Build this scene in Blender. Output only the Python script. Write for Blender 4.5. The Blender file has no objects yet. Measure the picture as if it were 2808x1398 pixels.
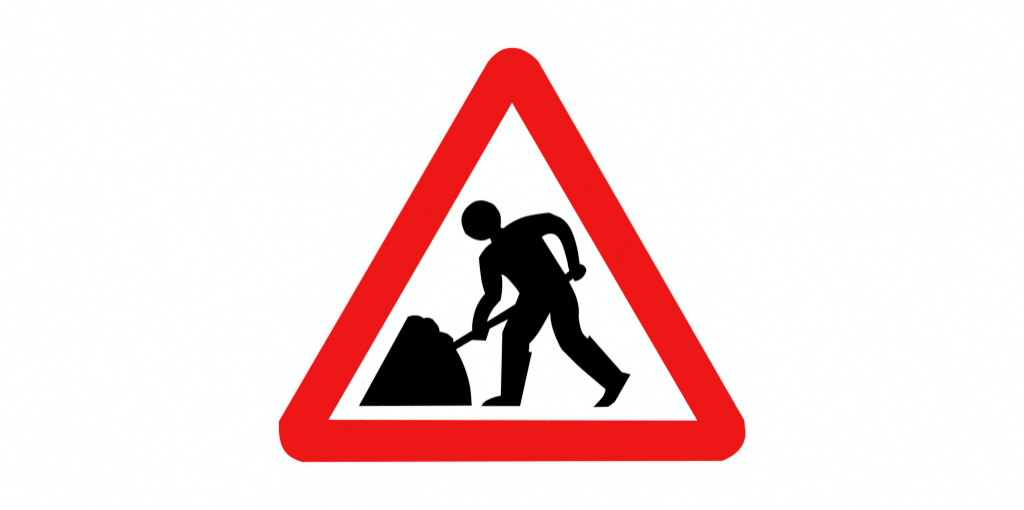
import bpy, bmesh, math
from mathutils import Vector

S = bpy.context.scene
COL = S.collection
# 1 traced pixel = U metres: the sign is about 750 mm wide
U = 0.75 / 1280.0
CX, CY, CZ = 1404.0, 699.0, 1.2          # optical centre of the photo, its height on the wall

# ------------------------------------------------------------------ camera
DIST = 4.0
cd = bpy.data.cameras.new('camera'); cam = bpy.data.objects.new('camera', cd); COL.objects.link(cam)
cam.location = (0, -DIST, CZ); cam.rotation_euler = (math.radians(90), 0, 0)
cd.sensor_fit = 'HORIZONTAL'; cd.sensor_width = 36.0
cd.lens = 36.0 * DIST / (2808 * U)
cd.clip_start = 0.05; cd.clip_end = 60
S.camera = cam

# ------------------------------------------------------------------ light: a bright, shadowless white studio
W = bpy.data.worlds.new('World'); S.world = W; W.use_nodes = True
bg = W.node_tree.nodes['Background']
bg.inputs['Color'].default_value = (1, 1, 1, 1); bg.inputs['Strength'].default_value = 1.168
for sx in (-1, 1):
    ld = bpy.data.lights.new('softbox_lamp', 'AREA'); ld.shape = 'RECTANGLE'; ld.size = 3.0; ld.size_y = 4.0
    ld.energy = 82.0; ld.color = (1, 1, 1)
    lo = bpy.data.objects.new('softbox_lamp', ld); COL.objects.link(lo)
    lo.location = (sx * 4.5, -9.0, CZ)
    lo.rotation_euler = (Vector((0, 0, CZ)) - lo.location).to_track_quat('-Z', 'Y').to_euler()
vs = S.view_settings
vs.view_transform = 'Standard'; vs.look = 'None'; vs.exposure = 0.0; vs.gamma = 1.0; vs.use_curve_mapping = False
S.render.engine = 'CYCLES'; S.cycles.use_denoising = False
S.cycles.filter_width = 1.0

# ------------------------------------------------------------------ materials
def mat(name, col, rough, spec, bump=0.0, scale=400.0):
    m = bpy.data.materials.new(name); m.use_nodes = True
    nt = m.node_tree; b = nt.nodes['Principled BSDF']
    b.inputs['Base Color'].default_value = (*col, 1)
    b.inputs['Roughness'].default_value = rough
    b.inputs['Specular IOR Level'].default_value = spec
    if bump:
        tc = nt.nodes.new('ShaderNodeTexCoord'); n = nt.nodes.new('ShaderNodeTexNoise'); bp = nt.nodes.new('ShaderNodeBump')
        n.inputs['Scale'].default_value = scale; n.inputs['Detail'].default_value = 3
        bp.inputs['Strength'].default_value = bump; bp.inputs['Distance'].default_value = 0.0002
        nt.links.new(tc.outputs['Object'], n.inputs['Vector'])
        nt.links.new(n.outputs['Fac'], bp.inputs['Height']); nt.links.new(bp.outputs['Normal'], b.inputs['Normal'])
    return m
M_WALL = mat('matt_white_backdrop', (0.752, 0.766, 0.759), 1.0, 0.0)
M_WHITE = mat('white_sign_sheeting', (0.752, 0.766, 0.759), 0.9, 0.0)
M_RED = mat('red_sign_sheeting', (0.647, 0.0064, 0.0068), 0.9, 0.0)
M_BLACK = mat('black_sign_film', (0.0, 0.0, 0.0), 0.9, 0.0)

# ------------------------------------------------------------------ outlines
def smooth(pts, n=5):
    """Curves pass through the traced points; sharp turns and long straight edges stay as they are."""
    P = [Vector(p) for p in pts]; N = len(P)
    seg = [(P[(i + 1) % N] - P[i]).length for i in range(N)]
    def corner(i):
        a = P[i] - P[i - 1]; b = P[(i + 1) % N] - P[i]
        return a.angle(b) > math.radians(24) or seg[i] > 60 or seg[i - 1] > 60
    c = [corner(i) for i in range(N)]
    out = []
    for i in range(N):
        a, b = P[i], P[(i + 1) % N]
        out.append(a)
        if seg[i] > 60 or (c[i] and c[(i + 1) % N]): continue
        p0 = P[i - 1] if not c[i] else a * 2 - b
        p3 = P[(i + 2) % N] if not c[(i + 1) % N] else b * 2 - a
        ma = (b - p0) * 0.5; mb = (p3 - a) * 0.5
        if not c[i]: ma = ma.normalized() * min(ma.length, seg[i] * 1.2)
        if not c[(i + 1) % N]: mb = mb.normalized() * min(mb.length, seg[i] * 1.2)
        for k in range(1, n):
            t = k / n; t2 = t * t; t3 = t2 * t
            out.append(a * (2*t3 - 3*t2 + 1) + ma * (t3 - 2*t2 + t) + b * (3*t2 - 2*t3) + mb * (t3 - t2))
    return [(v.x, v.y) for v in out]

BASE_Z = CZ + (CY - 1265.8) * U           # bottom edge of the sign
def loc(p):                               # traced point -> metres in the sign's own frame
    return ((p[0] - CX) * U, (CY - p[1]) * U + CZ - BASE_Z)

def sheet(name, loops, y_back, y_front, material, parent):
    """A flat cut-out with real thickness; loops[1:] are holes."""
    cu = bpy.data.curves.new('outline', 'CURVE'); cu.dimensions = '2D'; cu.fill_mode = 'BOTH'
    cu.extrude = (y_back - y_front) / 2
    for lp in loops:
        sp = cu.splines.new('POLY'); sp.points.add(len(lp) - 1)
        for q, p in zip(sp.points, lp): q.co = (*loc(p), 0, 1)
        sp.use_cyclic_u = True
    t = bpy.data.objects.new('outline', cu); COL.objects.link(t)
    dg = bpy.context.evaluated_depsgraph_get()
    me = bpy.data.meshes.new_from_object(t.evaluated_get(dg)); me.name = name
    bpy.data.objects.remove(t); bpy.data.curves.remove(cu)
    bm = bmesh.new(); bm.from_mesh(me)
    for v in bm.verts:
        x, z, d = v.co
        v.co = (x, (y_back + y_front) / 2 - d, z)
    bmesh.ops.remove_doubles(bm, verts=bm.verts, dist=1e-6)
    bmesh.ops.recalc_face_normals(bm, faces=bm.faces)
    bm.to_mesh(me); bm.free()
    me.materials.clear(); me.materials.append(material)
    o = bpy.data.objects.new(name, me); COL.objects.link(o); o.parent = parent
    return o

OUTER = smooth([(1336.6,172.1),(1346.3,160.4),(1356.6,150.5),(1368.6,141.7),(1380.7,135.7),(1392.7,132.6),(1404.7,131.8),
 (1416.7,132.6),(1427.8,135.2),(1440.7,140.8),(1454.4,149.3),(1465.6,158),(1475.9,168.5),
 (2041.6,1152),(2042.6,1165.2),(2043.8,1178.9),(2044.1,1189.2),(2043.3,1199.5),(2040.2,1209.8),(2034.2,1222.7),
 (2024.7,1234.7),(2011.9,1245.9),(1997.3,1255),(1981,1262.7),
 (828.9,1265.8),(816.4,1261.7),(803.5,1255.6),(793.2,1249),(783.8,1239.9),(776,1228.7),(770,1214.1),(766.1,1196.1),
 (764.4,1178.9),(764.2,1165.2),(764.7,1153.7)])
INNER = [(1404,282.4),(900.8,1149.9),(1911.8,1151.8)]
FIGURE = smooth([
 # head
 (1372.9,620.1),(1374,607),(1373,593),(1368.7,580.3),(1361.7,569.8),(1354,560.9),(1340.6,554.1),(1330,550.6),(1319.6,549.4),
 (1307.9,550.6),(1296.2,555.3),(1282.1,566.3),(1272.8,578),(1266.9,590.8),(1265,603.7),(1266.2,614.2),(1270,627.1),(1276,640.5),
 (1286.8,648.6),(1298.5,654.7),(1310.2,658.5),(1320.7,659.4),(1331.3,658.2),(1343.4,653.1),(1348.1,665.3),
 # front arm
 (1333.6,677),(1321.9,691.5),(1313,706),(1314.4,724.2),(1317.2,748.8),(1321.9,778.1),(1329.8,804.6),
 (1317.8,820.1),(1307.2,838.8),(1300.2,858.7),(1295.8,879.8),(1294.4,893.8),(1294.4,905.5),(1294.4,932),(1332.5,933.6),
 (1343,901.1),(1335.8,881.2),(1338.4,872.8),(1343.5,861.1),(1352.9,845.8),(1362.2,834.6),(1373,822.4),
 (1376,804.9),(1377.7,783.8),(1377.2,765.1),(1375.3,751.5),
 # chest and front leg
 (1384.5,756.9),(1391.5,762.8),(1403.2,775.6),(1414.9,789.7),(1424.5,803.5),(1412.3,833.7),(1392.2,875.6),(1377.2,910.6),
 (1373,1083.5),(1359.7,1086.8),(1348,1090.6),(1335.1,1096.4),(1326.9,1102.3),(1322.2,1107.4),(1320.4,1112.8),
 (1426.4,1112.8),(1458.9,964.9),(1450.2,963.7),(1452.1,941.3),(1461.5,931.4),(1472,918.3),(1482.5,902.7),(1494.2,882.1),(1508.7,855.9),
 # rear leg
 (1509,867.5),(1510.6,880.4),(1514.1,896.8),(1521.1,917.9),(1530.5,938.9),(1539.9,956.8),
 (1557.2,974.7),(1580.6,998.1),(1604,1019),(1629.8,1040.8),(1660.2,1066.5),(1658.3,1075.1),(1654.4,1084),(1647.3,1093.4),
 (1626.5,1115.6),(1668.4,1114.5),(1686.4,1100.9),(1729.5,1025.5),(1705.4,1019.4),(1616.2,918.6),(1611.8,927.5),
 (1604,920.2),(1597,910.8),(1592.3,898),(1589.3,883.9),(1587.2,867.6),(1587.7,857),(1587,843.2),(1583.2,823.3),(1575.7,802.2),(1560.8,772.5),
 # back and rear arm
 (1550.2,751.7),(1485.6,649.4),(1498.5,642.8),(1510.2,641),(1519.6,642.6),(1527.8,648),(1534.8,657.1),(1541.8,671.2),
 (1548.8,692.2),(1554.7,714.5),(1561,742.1),(1572,763.6),(1573.4,767.8),(1575.7,770.4),(1578.8,771.1),(1589.8,766.4),(1599.1,758.9),
 (1605,750.7),(1608.5,740.4),(1605,732),(1599.1,726.2),(1594.5,724.5),(1590,723.6),
 (1587,702.8),(1582.8,679.4),(1574.6,650.1),(1564,625.5),(1552.3,609.1),(1538.3,597.4),(1521.9,590),(1506.2,582.8),
 (1486.8,585),(1465.7,588.1),(1439.5,593.8),(1417.9,602.1),(1401.5,610.7),(1390,618),(1380.4,625.5),(1375.7,625),(1373.4,622.9)])
SHOVEL = [(1232,943),(1243.5,937.1),(1294.4,905.5),(1335.8,881.2),(1412.3,833.7),(1550.2,751.7),(1561,742.1),(1570,734),(1582,755.5),
 (1572,763.6),(1560.8,772.5),(1392.2,875.6),(1343,901.1),(1294.4,932),(1251,957.5),(1240,964)]
HEAP = smooth([(983.4,1112.7),(1118.2,867.9),(1127.4,865),(1137.9,863.9),(1147.3,864.8),(1154.8,867.6),(1162.5,872.1),
 (1167.2,870.7),(1172.6,870.2),(1180,871.6),(1185.9,874.2),(1195.3,884.9),(1201.1,892.7),(1204.6,900.4),(1205.3,904.4),
 (1205.1,908.1),(1216.3,910.7),(1226.9,914.4),(1232,918),(1236.7,922.2),(1241.6,925.9),(1243.3,929.4),(1243.5,937.1),
 (1251,957.5),(1260.8,975.8),(1270.2,996.4),(1279.5,1021.4),(1286.6,1047.2),(1291.2,1074.1),(1294,1111.5)])

# ------------------------------------------------------------------ setting: white backdrop
bm = bmesh.new()
bmesh.ops.create_cube(bm, size=1.0)
for v in bm.verts: v.co = (v.co.x * 6.0, 0.0035 + (v.co.y + 0.5) * 0.04, v.co.z * 4.0 + CZ + 0.2)
me = bpy.data.meshes.new('backdrop'); bm.to_mesh(me); bm.free(); me.materials.append(M_WALL)
bd = bpy.data.objects.new('backdrop', me); COL.objects.link(bd); bd['kind'] = 'structure'
bd['label'] = 'plain smooth white backdrop behind the triangular sign'

# ------------------------------------------------------------------ the sign
sign = bpy.data.objects.new('road_works_sign', None); COL.objects.link(sign)
sign.location = (0, 0, BASE_Z); sign.empty_display_size = 0.1
sign['label'] = 'triangular red-bordered road works warning sign with black digging figure on white'
sign['category'] = 'road sign'
p = sheet('sign_face', [OUTER], 0.0040, 0.0010, M_WHITE, sign); p['label'] = 'white triangular sign plate'
p = sheet('border', [OUTER, INNER], 0.0010, 0.0006, M_RED, sign); p['label'] = 'wide red triangular border with rounded corners'
p = sheet('heap', [HEAP], 0.0010, 0.0006, M_BLACK, sign); p['label'] = 'black heap of earth with lumpy top'
p = sheet('shovel', [SHOVEL], 0.0010, 0.0008, M_BLACK, sign); p['label'] = 'black shovel shaft slanting from heap to hand'
p = sheet('worker_figure', [FIGURE], 0.0010, 0.0005, M_BLACK, sign); p['label'] = 'black silhouette of a bent worker digging'
